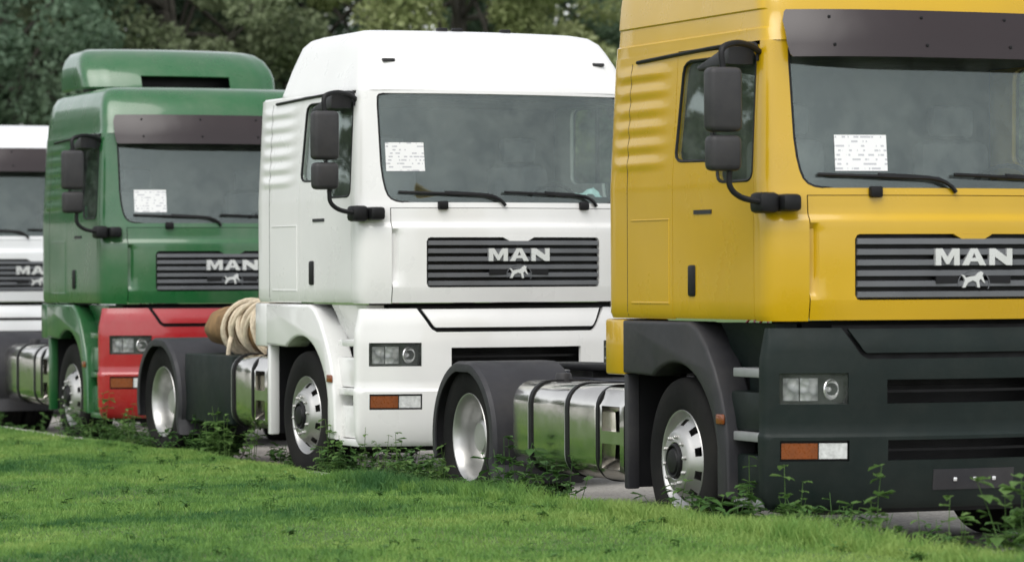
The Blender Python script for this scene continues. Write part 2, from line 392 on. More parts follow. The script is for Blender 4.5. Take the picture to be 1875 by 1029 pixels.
for i in range(60):                # paler, thinner stems between them
    v, f = weed_plant(random.uniform(.25, .6), random.randint(1, 3), .09, random.uniform(.05, .09), random.random())
    x, y = random.choice([random.uniform(-14, -8), random.uniform(-6.4, -1.6), random.uniform(0, 5.2)]), random.uniform(-1.5, -1.25); parts.append(([Vector(p)+Vector((x, y, 0)) for p in v], f))
o = mk('weed_stems', join(*parts), 'weed_pale', angle=80); o['kind'] = 'stuff'; tag(o, 'thin pale weed stems rising among the dark gutter weeds', 'weeds')
parts = []
for i in range(420):               # clover and plantain in the lawn
    x, y = random.uniform(-22, 7), -1.65-random.random()**1.3*5
    v, f = weed_plant(random.uniform(.03, .075), 3, .05, random.uniform(.035, .06), random.random()); z = float(verge_z(x, y)); parts.append(([Vector(p)+Vector((x, y, z)) for p in v], f))
o = mk('clover', join(*parts), 'clover', angle=80); o['kind'] = 'stuff'; tag(o, 'small dark clover and plantain leaves scattered through the lawn', 'clover')
for (x, y, h, ns, sp, lf, m, lab, sd) in [
    (3.05, -1.50, .78, 2, .07, .10, 'weed_pale', 'tall thin pale weed standing before the indicator of the yellow truck', 3),
    (4.35, -1.42, .64, 7, .24, .12, 'weed_pale', 'leafy pale green weed at the right edge before the dark bumper', 5),
    (1.2, -1.46, .5, 7, .2, .1, 'weed', 'bushy dark weed in front of the front wheel of the yellow truck', 8),
    (-2.2, -1.46, .6, 8, .22, .1, 'weed', 'bushy weed beside the rear wheel of the yellow truck', 9),
    (-1.2, -1.46, .5, 7, .2, .1, 'weed', 'leafy weed below the polished tank of the yellow truck', 10),
    (-8.7, -1.44, .5, 7, .2, .11, 'weed_pale', 'pale leafy weed below the black box of the white truck', 12),
    (-10.6, -1.44, .36, 6, .2, .1, 'weed', 'dark weed beside the rear wheel of the white truck', 13)]:
    o = mk('weed_plant', weed_plant(h, ns, sp, lf, sd), m, loc=(x, y, 0), angle=80); tag(o, lab, 'weed', 'weeds that stand out along the kerb')

# ------------------------------------------------------------------ trucks
ZC = [1.385, 1.5, 1.80, 1.965, 2.005, 2.12, 2.17, 3.02]; XC = [1.458, 1.475, 1.477, 1.473, 1.447, 1.440, 1.428, 1.285]
def cab_front(y, z):
    b = ip(z, [1.4, 2.1, 3.0], [.165, .16, .115]); return ip(z, ZC, XC) - b*(abs(y)/.98)**2.1
def cab_w(z): return ip(z, [1.385, 1.42, 2.2, 3.02], [1.205, 1.22, 1.22, 1.175])
def rib(x, z):
    if x > -.06 or not 2.28 < z < 2.96: return 0
    e = min(1, max(0, (-.08-x)/.35), max(0, (x+.93)/.12)); k = ((z-2.30)/.112) % 1
    return .009*e*e*(3-2*e)*(.5-.5*math.cos(2*math.pi*k**.75))
def cab_pt(kind, v, z):
    if kind == 'front': return (cab_front(v, z), v)
    if kind == 'side': return (v, -(cab_w(z)+rib(v, z)))
    if kind == 'sideL': return (v, cab_w(z)+rib(v, z))
    if kind == 'rear': return (-1.0, v)
WS = [(2.155, .90), (2.163, .945), (2.18, .98), (2.21, 1.005), (2.26, 1.022), (2.34, 1.036), (2.45, 1.045), (2.9, 1.05), (2.965, 1.047), (2.985, 1.035), (2.995, 1.0)]
WA = [(2.205, .64), (2.212, .60), (2.225, .575), (2.25, .56), (2.335, .555), (2.345, .06), (2.352, .02), (2.37, -.01), (2.40, -.02), (2.88, .035), (2.92, .05), (2.94, .08), (2.95, .13)]
WB = [(2.205, .97), (2.212, 1.0), (2.225, 1.02), (2.25, 1.033), (2.88, 1.02), (2.92, 1.01), (2.94, .99), (2.95, .94)]
def tab(z, T): return ip(z, [t[0] for t in T], [t[1] for t in T])
XS, YK, DR = 1.055, 1.085, -.045
def cab_rows(zs):
    rows = []
    for z in zs:
        a, b, w = tab(z, WA), tab(z, WB), cab_w(z)
        yl = tab(z, WS) if z > 2.13 else .99
        rows.append((z, [('rear', 0), ('rear', -(w-.07)), ('side', -.93), ('side', DR), ('side', a), ('side', b), ('side', XS), ('front', -YK), ('front', -yl), ('front', yl), ('front', YK), ('sideL', XS), ('sideL', b), ('sideL', a), ('sideL', DR), ('sideL', -.93), ('rear', w-.07), ('rear', 0)]))
    return rows
NS = [3, 4, 14, 4, 8, 2, 6, 3, 24, 3, 6, 2, 8, 4, 14, 4, 3]
ZS = sorted(set([1.385, 1.395, 1.42, 1.5, 1.6, 1.75, 1.9, 1.955, 1.97, 1.985, 2.0, 2.012, 2.05, 2.115, 2.13, 2.145] + [t[0] for t in WS] + [t[0] for t in WA] + [3.0, 3.012, 3.02] + [round(2.28+.016*i, 3) for i in range(43)]))
def cab_shell():
    def skip(s, z0, z1):
        if s in (3, 4, 5, 11, 12, 13): return True                 # the doors are parts of their own
        if s == 8 and (z1 <= 2.1151 or (z0 >= 2.154 and z1 <= 2.9951)): return True
        return False
    return thick(rows_grid(cab_rows(ZS), NS, cab_pt, skip), .03)
def door(sgn):
    def f():
        rows = []
        for z in ZS:
            if z > 3.0: continue
            zz = max(1.391, min(2.996, z)); a, b = tab(z, WA), tab(z, WB)
            rows.append((zz, [('side', DR+.005), ('side', a), ('side', b), ('side', XS-.005)]))
        v, q = rows_grid(rows, [6, 10, 3], cab_pt, lambda s, z0, z1: s == 1 and z0 >= 2.204 and z1 <= 2.951)
        v, q = thick((v, q), .04)
        return [(p[0], p[1]*(1 if sgn < 0 else -1), p[2]) for p in v], q
    return f
def strip(zs, yl, yr, off, n, t, surf=cab_front):
    """panel that follows the front of the cab: off metres proud of it"""
    rows = []
    for z in zs:
        a = yl(z) if callable(yl) else yl; b = yr(z) if callable(yr) else yr
        rows.append((z, [('front', a), ('front', b)]))
    o_ = off if callable(off) else (lambda y, z: off)
    return thick(rows_grid(rows, [n], lambda k, y, z: (surf(y, z)+o_(y, z), y)), t)
def edge_loop(zs, f):          # closed outline up one side and down the other
    return [f(z, 0) for z in zs] + [f(z, 1) for z in reversed(zs)]
GZ0, GZ1, GY = 1.505, 1.888, .735
def flap():
    c = .03
    zs = [1.39, 1.41, 1.46, GZ0, GZ0+.006, GZ0+c, 1.56, 1.65, 1.75, GZ1-c, GZ1-.006, GZ1, 1.92, 1.955, 1.968, 1.98, 1.99, 2.0, 2.012, 2.05, 2.11]
    rows = []
    for z in zs:
        g_ = GY
        if GZ0 <= z <= GZ0+c: g_ = GY-c+math.sqrt(max(0, c*c-(GZ0+c-z)**2))
        if GZ1-c <= z <= GZ1: g_ = GY-c+math.sqrt(max(0, c*c-(z-GZ1+c)**2))
        rows.append((z, [('front', -.984), ('front', -.955), ('front', -.935), ('front', -g_), ('front', g_), ('front', .935), ('front', .955), ('front', .984)]))
    def pt(k, y, z):
        d = 0
        if 1.52 < z < 1.945: d = -.03*min(1, max(0, (abs(y)-.932)/.02))*min(1, (z-1.52)/.05, (1.945-z)/.02)
        return (cab_front(y, z)+d, y)
    return thick(rows_grid(rows, [2, 2, 5, 18, 5, 2, 2], pt, lambda s, z0, z1: s == 3 and z0 >= GZ0-1e-4 and z1 <= GZ1+1e-4), .028)
# letters M A N and the running lion, as outlines in (y, z)
LH = .098
LM = [(0, 0), (0, LH), (.045, LH), (.08, .048), (.115, LH), (.16, LH), (.16, 0), (.123, 0), (.123, .058), (.088, .006), (.072, .006), (.037, .058), (.037, 0)]
LA = [(0, 0), (.058, LH), (.102, LH), (.16, 0), (.117, 0), (.105, .022), (.0551, .022), (.066, .044), (.094, .044), (.08, .072), (.066, .0441), (.055, .0221), (.043, 0)]
LN = [(0, 0), (0, LH), (.04, LH), (.118, .048), (.118, LH), (.155, LH), (.155, 0), (.115, 0), (.037, .05), (.037, 0)]
LION = [(-.075, -.035), (-.058, -.035), (-.04, -.008), (-.012, .004), (.012, -.004), (.02, -.035), (.036, -.035), (.03, .002), (.042, .014), (.058, -.006), (.07, -.012), (.06, .012), (.052, .03), (.058, .046), (.04, .056), (.022, .044), (.008, .03), (-.03, .026), (-.052, .02), (-.066, .034), (-.086, .036), (-.07, .024), (-.06, .006)]
def bump_pt(kind, v, z):
    if kind == 'front': return (ip(z, [.275, .32, .42, .55, .715, .735, .9, 1.10, 1.25, 1.35], [1.40, 1.44, 1.472, 1.485, 1.49, 1.474, 1.48, 1.482, 1.470, 1.435])-.17*(abs(v)/.98)**2.1, v)
    w = ip(z, [.30, .36, .72, .74, 1.15, 1.35], [1.20, 1.24, 1.25, 1.24, 1.24, 1.20])
    return (v, -w) if kind == 'side' else (v, w)
def bfront(y, z): return bump_pt('front', y, z)[0]
BZ = [.295, .30, .315, .34, .40, .48, .575, .64, .695, .715, .722, .728, .74, .80, .905, .98, 1.045, 1.085, 1.12, 1.165, 1.175, 1.185, 1.21, 1.25, 1.30, 1.335, 1.345]
def trap(z): return ip(z, [1.165, 1.185, 1.21, 1.345], [.66, .695, .715, .795])
def bumper():
    rows = []
    for z in BZ:
        t = trap(z) if z >= 1.165 else .55
        sl = .55 if z < 1.11 else t
        rows.append((z, [('pt', (1.15, -.98)), ('pt', (1.15, bump_pt('side', 1.15, z)[1])), ('side', 1.15), ('side', 1.165), ('front', -1.155), ('front', -.775), ('front', -sl), ('front', sl), ('front', .775), ('front', 1.155), ('sideL', 1.165), ('sideL', 1.15), ('pt', (1.15, bump_pt('sideL', 1.15, z)[1])), ('pt', (1.15, .98))]))
    # upper rows: trapezoid is wider than .775, keep the order of the breakpoints
    for i, (z, bp) in enumerate(rows):
        if z >= 1.12:
            for j, s in ((5, -1), (8, 1)): bp[j] = ('front', s*max(.775, trap(max(z, 1.165))+.06))
    def skip(s, z0, z1):
        e = 1e-4
        if s in (4, 8): return (z0 >= .575-e and z1 <= .695+e) or (z0 >= .905-e and z1 <= 1.085+e)
        if s == 6: return (z0 >= .575-e and z1 <= .695+e) or (z0 >= .905-e and z1 <= 1.045+e) or z0 >= 1.165-e
        return False
    return thick(rows_grid(rows, [2, 1, 1, 6, 6, 4, 16, 4, 6, 6, 1, 1, 2], bump_pt, skip), .025)
def arc(cx, cz, r, a0, a1, n): return [(cx+r*math.cos(R(a0+(a1-a0)*i/n)), cz+r*math.sin(R(a0+(a1-a0)*i/n))) for i in range(n+1)]
FEND = [(-.745, 1.04), (-.745, 1.372), (.20, 1.372), (.31, 1.335), (.43, 1.235), (.54, 1.10), (.63, .95), (.69, .80), (.72, .66), (.725, .33), (.585, .33), (.585, .62)] + arc(0, .525, .595, 10, 122, 16)
def rear_guard(side):
    prof = [(180+18-(216)*i/36) for i in range(37)]
    pts = []
    for a in prof:
        r = .537
        x, z = r*math.cos(R(a)), r*math.sin(R(a))
        z = min(z, .522); pts.append((x*1.06, z))
    pts.append((.585, -.30))
    V, F = [], []; n = 7
    ysec = [(-1.245, .06), (-1.247, .035), (-1.245, .012), (-1.225, 0), (-.95, 0), (-.60, 0), (-.58, .02)]
    for (x, z) in pts:
        l = math.hypot(x, z)
        for (y, d) in ysec: V.append((x*(1-d/l), y*(1 if side < 0 else -1), .52+z*(1-d/l)))
    for i in range(len(pts)-1):
        for k in range(n-1): F.append((i*n+k, i*n+k+1, (i+1)*n+k+1, (i+1)*n+k))
    return thick((V, F), .012)
def rrect(y0, y1, z0, z1, r, n=6):
    out = []
    for cx, cz, a in ((y1-r, z1-r, 0), (y0+r, z1-r, 90), (y0+r, z0+r, 180), (y1-r, z0+r, 270)): out += arc(cx, cz, r, a, a+90, n)
    return out
TYRE = [(.285, .115), (.30, .135), (.34, .150), (.42, .158), (.49, .154), (.522, .140), (.534, .118), (.537, .085), (.524, .083), (.524, .075), (.538, .073), (.539, .03), (.525, .028), (.525, .02), (.539, .018), (.539, 0)]
TYRE = [(r if r < .32 else .32+(r-.32)*.877, y) for r, y in TYRE]
TYRE = TYRE + [(r, -y) for r, y in TYRE[-2::-1]]
RIMF = [(.29, .10), (.285, .0), (.283, -.09), (.296, -.118), (.309, -.128), (.313, -.136), (.308, -.146), (.300, -.143), (.288, -.126), (.272, -.108), (.262, -.10), (.252, -.112), (.238, -.128), (.215, -.150), (.20, -.166), (.188, -.180), (.172, -.188), (.125, -.190), (.118, -.192), (.112, -.19)]
HUBF = [(.108, -.185), (.105, -.205), (.098, -.212), (.090, -.210), (.084, -.196), (.078, -.20), (.07, -.214), (.04, -.219), (.001, -.220)]
RIMR = [(.29, .10), (.285, .0), (.283, -.09), (.296, -.118), (.309, -.128), (.313, -.136), (.308, -.146), (.300, -.143), (.288, -.126), (.274, -.10), (.266, -.04), (.258, .03), (.235, .06), (.21, .07), (.19, .07), (.17, .072), (.14, .07), (.135, .07)]
HUBR = [(.138, .075), (.132, -.01), (.12, -.05), (.10, -.065), (.001, -.068)]
def wheel(parent, loc, side, front_, nuts, steer=0):
    rz = (0 if side < 0 else math.pi) + steer
    if front_:
        w = mk('wheel', lambda: lathe(RIMF, 80, lambda i, k: 11 <= i <= 12 and k % 8 in (2, 3, 4)), 'steel', parent, loc, key='rimf', rot=(0, 0, rz))
        mk('hub', lambda: lathe(HUBF, 32), 'black', w, key='hubf')
    else:
        w = mk('wheel', lambda: lathe(RIMR, 80, lambda i, k: 12 <= i <= 12 and k % 8 in (2, 3, 4)), 'steel', parent, loc, key='rimr', rot=(0, 0, rz))
        mk('hub', lambda: lathe(HUBR, 32), 'steel', w, key='hubr')
    mk('tyre', lambda: lathe(TYRE, 72), 'rubber', w, key='tyre', angle=40)
    if nuts:
        for k in range(10):
            a = R(36*k+9); r = .148 if front_ else .165; y = -.19 if front_ else .07
            mk('wheel_nut', lambda: lathe([(.014, 0), (.013, -.015), (.008, -.02), (.0005, -.021)], 6), 'steel', w, (r*math.cos(a), y, r*math.sin(a)), key='nut', angle=30)
    return w
def roof_wide():
    rows = []
    for (z, w, xf, xr) in [(3.02, 1.175, 1.285, -1.0), (3.03, 1.172, 1.279, -1.0), (3.1, 1.165, 1.255, -1.0), (3.2, 1.155, 1.215, -1.0), (3.30, 1.135, 1.16, -.99), (3.37, 1.11, 1.10, -.985), (3.435, 1.07, 1.02, -.97), (3.475, 1.0, .90, -.93), (3.492, .85, .70, -.85), (3.499, .5, .3, -.6), (3.50, .1, -.05, -.2)]:
        rows.append((z, w, xf, xr))
    return roof_loft(rows)
def roof_tall():
    return roof_loft([(3.02, 1.175, 1.285, -1.0), (3.03, 1.174, 1.279, -1.0), (3.09, 1.172, 1.262, -1.0), (3.10, 1.158, 1.258, -1.0), (3.2, 1.15, 1.225, -1.0), (3.21, 1.158, 1.221, -1.0), (3.35, 1.145, 1.165, -1.0), (3.5, 1.125, 1.09, -.99), (3.62, 1.09, 1.0, -.98), (3.70, 1.03, .9, -.96), (3.74, .95, .78, -.92), (3.76, .8, .6, -.85), (3.768, .5, .3, -.6), (3.769, .1, -.05, -.2)])
def roof_loft(prof):
    V, F = [], []; m = None
    for (z, w, xf, xr) in prof:
        L = xf-xr; r = min(.16, w*.3); yk = w*.92; b = .115*(w/1.17)
        ff = lambda y: xf-b*(abs(y)/w)**2.1*1.35
        P = []
        for j in range(5): P.append((xr, -(w-.07)*j/4))
        for j in range(1, 5): P.append((xr+.07*(1-math.cos(R(22.5*j))), -(w-.07+.07*math.sin(R(22.5*j)))))
        xs_ = ff(yk)-min(.16, L*.2)
        n = 10
        for j in range(1, n+1): P.append((xr+.07+(xs_-xr-.07)*j/n, -w))
        P0, P3 = Vector((xs_, -w)), Vector((ff(yk), -yk)); d = (P3-P0).length*.5; t3 = Vector((.35, 1)).normalized()
        for j in range(1, 7):
            t = j/6; q = P0*(1-t)**3+(P0+Vector((d, 0)))*3*t*(1-t)**2+(P3-t3*d)*3*t*t*(1-t)+P3*t**3; P.append((q[0], q[1]))
        for j in range(1, 13): y = -yk+yk*j/12; P.append((ff(y), y))
        full = P+[(x, -y) for x, y in P[-2:0:-1]]; m = len(full); V += [(x, y, z) for x, y in full]
    for i in range(len(prof)-1):
        for k in range(m): F.append((i*m+k, i*m+(k+1) % m, (i+1)*m+(k+1) % m, (i+1)*m+k))
    F.append(tuple((len(prof)-1)*m+k for k in range(m)))
    return V, F
def roof_narrow():
    return roof_loft([(3.02, 1.165, 1.283, -.60), (3.03, 1.165, 1.279, -.60), (3.06, 1.158, 1.262, -.595), (3.15, 1.13, 1.205, -.57), (3.25, 1.10, 1.14, -.54), (3.35, 1.065, 1.06, -.50), (3.43, 1.035, .98, -.47), (3.485, .98, .88, -.43), (3.515, .90, .72, -.38), (3.53, .75, .5, -.3), (3.537, .4, .3, -.1), (3.538, .1, .15, .05)])
def roof_deck(): return roof_loft([(3.02, 1.17, 1.0, -1.0), (3.035, 1.16, .99, -.99), (3.045, 1.10, .9, -.93)])
def spoiler():
    V, F = [], []; prof = [(3.51, .04, .99, 0), (3.53, .055, 1.005, 0), (3.645, .01, 1.01, 0), (3.74, -.08, 1.0, 0), (3.83, -.19, .97, 0), (3.90, -.32, .91, 0), (3.935, -.47, .83, 0), (3.945, -.62, .76, 0)]
    m = None
    for (z, xf, w, _) in prof:
        P = []; yk = w*.80; b = .16
        for j in range(7): P.append((-1.0+(xf-.28+1.0)*j/6, -w))
        P0, P3 = Vector((xf-.28, -w)), Vector((xf-b*(yk/w)**2, -yk))
        for j in range(1, 6):
            t = j/6; q = P0*(1-t)**3+(P0+Vector((.12, 0)))*3*t*(1-t)**2+(P3-Vector((.08, .1)))*3*t*t*(1-t)+P3*t**3; P.append((q[0], q[1]))
        for j in range(0, 15): y = -yk+yk*j/14; P.append((xf-b*(y/w)**2, y))
        full = P+[(x, -y) for x, y in P[-2::-1]]; m = len(full); V += [(x, y, z) for x, y in full]
    n0 = 7+5
    for i in range(len(prof)-1):
        for k in range(m-1):
            if i < 2 and abs(V[i*m+k][1]) < .46 and abs(V[i*m+k+1][1]) < .46 and V[i*m+k][0] > -.3: continue
            F.append((i*m+k, i*m+k+1, (i+1)*m+k+1, (i+1)*m+k))
    F.append(tuple((len(prof)-1)*m+k for k in range(m)))
    return thick((V, F), .012)
def mirror_y(vf): return ([(p[0], -p[1], p[2]) for p in vf[0]], [q[::-1] for q in vf[1]])
def both(f, s):          # shape for the right-hand side (y < 0), mirrored for the left
    return f if s < 0 else (lambda: mirror_y(f()))

def build_truck(label, loc, rz, body, fender, bump, ride=0., roof='wide', visor=False, spoil=False, tank=(-2.62, -1.22), straps=(-2.29, -1.68), box=None, steer=0, group='tractor units parked nose to tail'):
    T = thing('tractor_truck', label, 'truck', loc, rz, group)
    def P(name, vf, m, parent=None, key=None, **k):
        o = mk(name, vf, m, parent or T, key=key or name, **k)
        if parent is None: o.location.z += ride
        return o
    # --- cab and its windows
    cab = P('cab', cab_shell, body)
    zs = [t[0] for t in WS]
    P('windscreen', lambda: strip(zs, lambda z: -tab(z, WS)-.004, lambda z: tab(z, WS)+.004, -.013, 30, .006), 'glass', cab)
    P('windscreen_seal', lambda: tube(edge_loop(zs, lambda z, s: (cab_front(tab(z, WS), z)-.008, (-1 if s == 0 else 1)*(tab(z, WS)-.006), z)), .011, 6, True), 'black', cab)
    P('windscreen_base', lambda: strip([2.152, 2.16, 2.19, 2.205], lambda z: -tab(max(z, 2.165), WS)+.005, lambda z: tab(max(z, 2.165), WS)-.005, -.0215, 20, .004), 'black', cab)
    for s in (-1, 1):
        d = P('door', door(s), body, key='door%d' % s)
        sz = sorted(set([t[0] for t in WA]+[t[0] for t in WB]))
        def pane():
            rows = [(z, [('side', tab(z, WA)-.01), ('side', tab(z, WB)+.01)]) for z in sz]
            return thick(rows_grid(rows, [8], lambda k, v, z: (v, -cab_w(z)+.018)), .005)
        P('door_window', both(pane, s), 'glass', d, key='pane%d' % s)
        P('window_seal', both(lambda: tube(edge_loop(sz, lambda z, q: (tab(z, WA if q == 0 else WB)+(.004 if q == 0 else -.004), -cab_w(z)+.004, z)), .010, 6, True), s), 'black', d, key='wseal%d' % s)
        P('window_divider', both(lambda: bbox(.43, .47, -1.195, -1.175, 2.34, 2.95), s), 'black', d, key='wdiv%d' % s)
        P('door_handle', both(lambda: bbox(.185, .275, -1.235, -1.205, 1.525, 1.715, .018), s), 'black', d, key='handle%d' % s)
        P('model_badge', both(lambda: bbox(.26, .50, -1.226, -1.218, 2.02, 2.045), s), 'plastic', d, key='badge%d' % s)
        P('drip_rail', both(lambda: tube(smooth_path([(-.62, -1.183, 2.985), (0, -1.182, 3.002), (.6, -1.182, 3.014), (.95, -1.182, 3.008), (1.03, -1.182, 2.98), (1.045, -1.186, 2.90)]), .012, 6), s), 'black', cab, key='drip%d' % s)
        for (x0, x1, z0, z1, kk) in ((-.64, -.09, 1.475, 1.49, 'a'), (-.64, -.09, 1.99, 2.0, 'b'), (-.70, -.692, 1.40, 2.98, 'c'), (-.10, -.092, 1.48, 1.99, 'd')):
            if kk == 'c': P('panel_gap', both(lambda: tube([(x0, -(cab_w(z)+rib(x0, z))+.001, z) for z in np.linspace(z0, z1, 60)], .0035, 4), s), 'plastic', cab, key='gap%s%d' % (kk, s))
            else: P('hatch_crease', both(lambda: bbox(x0, x1, -1.224, -1.21, z0, z1, .003, 1), s), body, cab, key='gap%s%d' % (kk, s))
    # --- interior seen through the glass
    it = P('interior', lambda: join(bbox(-.9, .95, -1.12, 1.12, 1.40, 1.44), bbox(-.25, -.2, -1.12, 1.12, 1.44, 2.98), bbox(-.2, 1.0, -1.1, 1.1, 2.955, 2.98), bbox(.95, 1.24, -1.02, 1.02, 1.5, 2.06, .06)), 'interior', cab)
    P('dashboard', lambda: join(bbox(.98, 1.22, -1.0, 1.0, 1.95, 2.12, .05), bbox(.9, 1.1, .2, .95, 2.0, 2.2, .06)), 'interior', cab)
    P('steering_wheel', lambda: tube([(.80+.1*math.sin(2*math.pi*k/24), .58+.23*math.cos(2*math.pi*k/24), 2.12+.19*math.sin(2*math.pi*k/24)) for k in range(24)], .016, 6, True), 'black', cab)
    for y in (-.58, .58):
        P('seat', lambda: join(bbox(.25, .78, y-.26, y+.26, 1.75, 1.92, .05), bbox(.14, .30, y-.25, y+.25, 1.85, 2.48, .06), bbox(.16, .27, y-.15, y+.15, 2.5, 2.70, .04)), 'seatc', cab, key='seat%.1f' % y)
    # --- roof
    if roof == 'wide': P('roof', roof_wide, body)
    elif roof == 'tall': P('roof', roof_tall, body, key='rooftall')
    else:
        P('roof', roof_narrow, body, key='roofn'); P('roof_deck', roof_deck, body)
        for y in (-.9, .9): P('marker_lamp', lambda: bbox(1.02, 1.062, y-.05, y+.05, 3.245, 3.27, .006), 'plastic', key='marker%.1f' % y)
        for y in (-.25, -.12, .3): P('roof_lug', lambda: bbox(.55, .62, y-.04, y+.04, 3.50, 3.55, .01), 'black', key='lug%.2f' % y)
    if visor:
        vz = [2.915, 2.93, 2.99, 3.06, 3.13, 3.18, 3.195]
        vw = lambda z: ip(z, [2.915, 2.94, 3.16, 3.195], [1.07, 1.09, 1.09, 1.06])
        vo = lambda y, z: ip(z, [2.915, 3.06, 3.195], [.175, .16, .115])
        fr = lambda y, z: 1.27-(z-3.0)*.2-.15*(abs(y)/.98)**3
        vis = P('sun_visor', lambda: strip(vz, lambda z: -vw(z), vw, vo, 28, .008, fr), 'visor')
        for y in (-.84, -.28, .28, .84):
            for z in (2.985, 3.15): P('rivet', lambda: bbox(fr(y, z)+vo(y, z)-.002, fr(y, z)+vo(y, z)+.008, y-.009, y+.009, z-.009, z+.009, .004), 'black', vis, key='rivet%.1f%.2f' % (y, z))
            P('visor_bracket', lambda: bbox(1.13, fr(y, 3.1)+vo(y, 3.1)-.01, y-.012, y+.012, 3.09, 3.11), 'black', vis, key='vbr%.1f' % y)
    if spoil:
        sp = P('roof_spoiler', spoiler, body)
        P('spoiler_core', lambda: bbox(-.95, -.25, -.8, .8, 3.47, 3.66, .02), 'black', sp)
    # --- front: flap, grille, lettering
    fl = P('front_flap', flap, body)
    gr = P('grille', lambda: strip([1.49, 1.6, 1.7, 1.8, 1.90], -.75, .75, -.045, 16, .01), 'black')
    for k in range(6):
        z = GZ0+.032+k*.0615
        P('slat', lambda: strip([z-.019, z-.015, z+.015, z+.019], -.722, .722, lambda y, zz: (-.012 if abs(zz-z) > .016 else .004), 18, .03), 'slat', gr, key='slat%d' % k)
    nb = P('grille_notch', lambda: strip([1.858, 1.875, 1.8875], lambda z: -ip(z, [1.858, 1.8875], [.075, .13]), lambda z: ip(z, [1.858, 1.8875], [.075, .13]), .0025, 6, .03), body, gr)
    fx = cab_front(0, 1.7)-.005
    for (nm, poly, y0) in (('M', LM, -.2575), ('A', LA, -.08), ('N', LN, .1025)):
        P('letter', lambda: prism([(y0+a, 1.705+b) for a, b in poly], 'x', fx-.01, fx+.016), 'letter', gr, key='letter'+nm, angle=20)
    for s in (-1, 1): P('emblem_slot', lambda: bbox(fx-.012, fx+.0095, min(s*.10, s*.25), max(s*.10, s*.25), 1.60, 1.645, .002, 1), 'black', gr, key='eslot%d' % s)
    P('lion_emblem', lambda: prism([(a*1.05, 1.612+b*1.05) for a, b in LION], 'x', fx, fx+.017), 'letter', gr, angle=20)
    P('emblem_ring', lambda: tube([(fx+.010, .105*math.cos(R(a)), 1.60+.078*math.sin(R(a))) for a in range(-25, 206, 11)], .003, 5), 'slat', gr)
    # --- wipers
    for k, (y0, y1) in enumerate(((-.93, -.2), (-.10, .62), (.30, .98))):
        def wip():
            fz = lambda y, z: (cab_front(y, z)+.018, y, z)
            bl = tube([fz(y0+(y1-y0)*i/12, 2.235-.025*i/12) for i in range(13)], .011, 6)
            am = tube(smooth_path([fz(y0+.35, 2.23), fz(y1-.05, 2.212), fz(y1+.06, 2.175), fz(y1+.10, 2.13)], 5), .014, 6)
            return join(bl, am)
        if k < 2: P('wiper', wip, 'black', key='wiper%d' % k)
    for y in (-.60, .60): P('washer_nozzle', lambda: bbox(cab_front(y, 2.13)-.01, cab_front(y, 2.13)+.035, y-.04, y+.04, 2.10, 2.165, .012), 'black', key='nub%.1f' % y)
    # --- bumper and lamps
    bp = P('bumper', bumper, bump)
    tz = [1.2, 1.206, 1.22, 1.25, 1.30, 1.34]
    P('step_panel', lambda: strip(tz, lambda z: -trap(z)+.035+max(0, 1.21-z), lambda z: trap(z)-.035-max(0, 1.21-z), -.002, 18, .02, bfront), bump, bp)
    P('bumper_core', lambda: bbox(.75, 1.13, -.97, .97, .25, 1.0), 'black')  # black backing behind the slots, carried low to stand in for the shadow underneath
    P('engine_cover', lambda: bbox(.75, 1.13, -.95, .95, 1.002, 1.38), 'black')
    P('grille_backing', lambda: strip([1.10, 1.2, 1.36], -.82, .82, -.06, 12, .01, bfront), 'black', bp)
    for zc in (.635, .975): P('intake_slat', lambda: strip([zc-.008, zc+.008], -.56, .56, -.075, 12, .015, bfront), 'black', bp, key='islat%.3f' % zc)
    P('plate_holder', lambda: strip([.40, .408, .512, .52], -.27, .27, .004, 10, .012, bfront), 'plastic', bp)
    for y in (-.13, 0, .13): P('plate_bolt', lambda: bbox(bfront(y, .46)+.002, bfront(y, .46)+.012, y-.012, y+.012, .448, .472, .005), 'letter', bp, key='pbolt%.2f' % y)
    for s in (-1, 1):
        ya, yb = sorted((s*1.158, s*.772))
        hl = P('headlight', lambda: strip([.90, .915, .95, 1.0, 1.05, 1.075, 1.09], ya, yb, -.075, 10, .01, bfront), 'black', bp, key='hlb%d' % s)
        yc = sorted((s*1.115, s*.80))
        yq = s*.855
        mk('lamp_bowl', lambda: lathe([(.062, 0), (.058, -.006), (.052, .012), (.036, .03), (.016, .038), (.014, .012), (.009, .004), (.0005, .002)], 24), 'letter', bp, (bfront(yq, .99)-.042, yq, .99), key='bowl', rot=(0, 0, math.pi/2 - s*.32))
        for (q0, q1, kk) in (((0, .27, 'a'), (.29, .60, 'b')) if s < 0 else ((.40, .71, 'b'), (.73, 1, 'a'))):
            a, b = yc[0]+(yc[1]-yc[0])*q0, yc[0]+(yc[1]-yc[0])*q1
            o = mk('lamp_unit', lambda: strip([.925, .94, .99, 1.04, 1.055], a, b, lambda y, z: -.028-.02*(abs(y-(a+b)/2)/(b-a)*2)**2, 8, .01, bfront), 'reflector', bp, key='lampu%s%d' % (kk, s))
        P('headlight_lens', lambda: strip([.905, .92, .98, 1.03, 1.07, 1.085], ya+.002, yb-.002, -.012, 10, .004, bfront), 'lens', bp, key='lens%d' % s)
        ym = (ya*.45+yb*.55) if s < 0 else (ya*.55+yb*.45)
        lo, hi = (ya, ym) if s < 0 else (ym, yb)
        P('lamp_housing', lambda: strip([.572, .63, .698], ya-.002, yb+.002, -.032, 8, .01, bfront), 'black', bp, key='lhous%d' % s)
        P('indicator', lambda: strip([.590, .597, .63, .673, .68], lo+.012, hi-.004, -.006, 8, .02, bfront), 'amber', bp, key='ind%d' % s)
        lo, hi = (ym, yb) if s < 0 else (ya, ym)
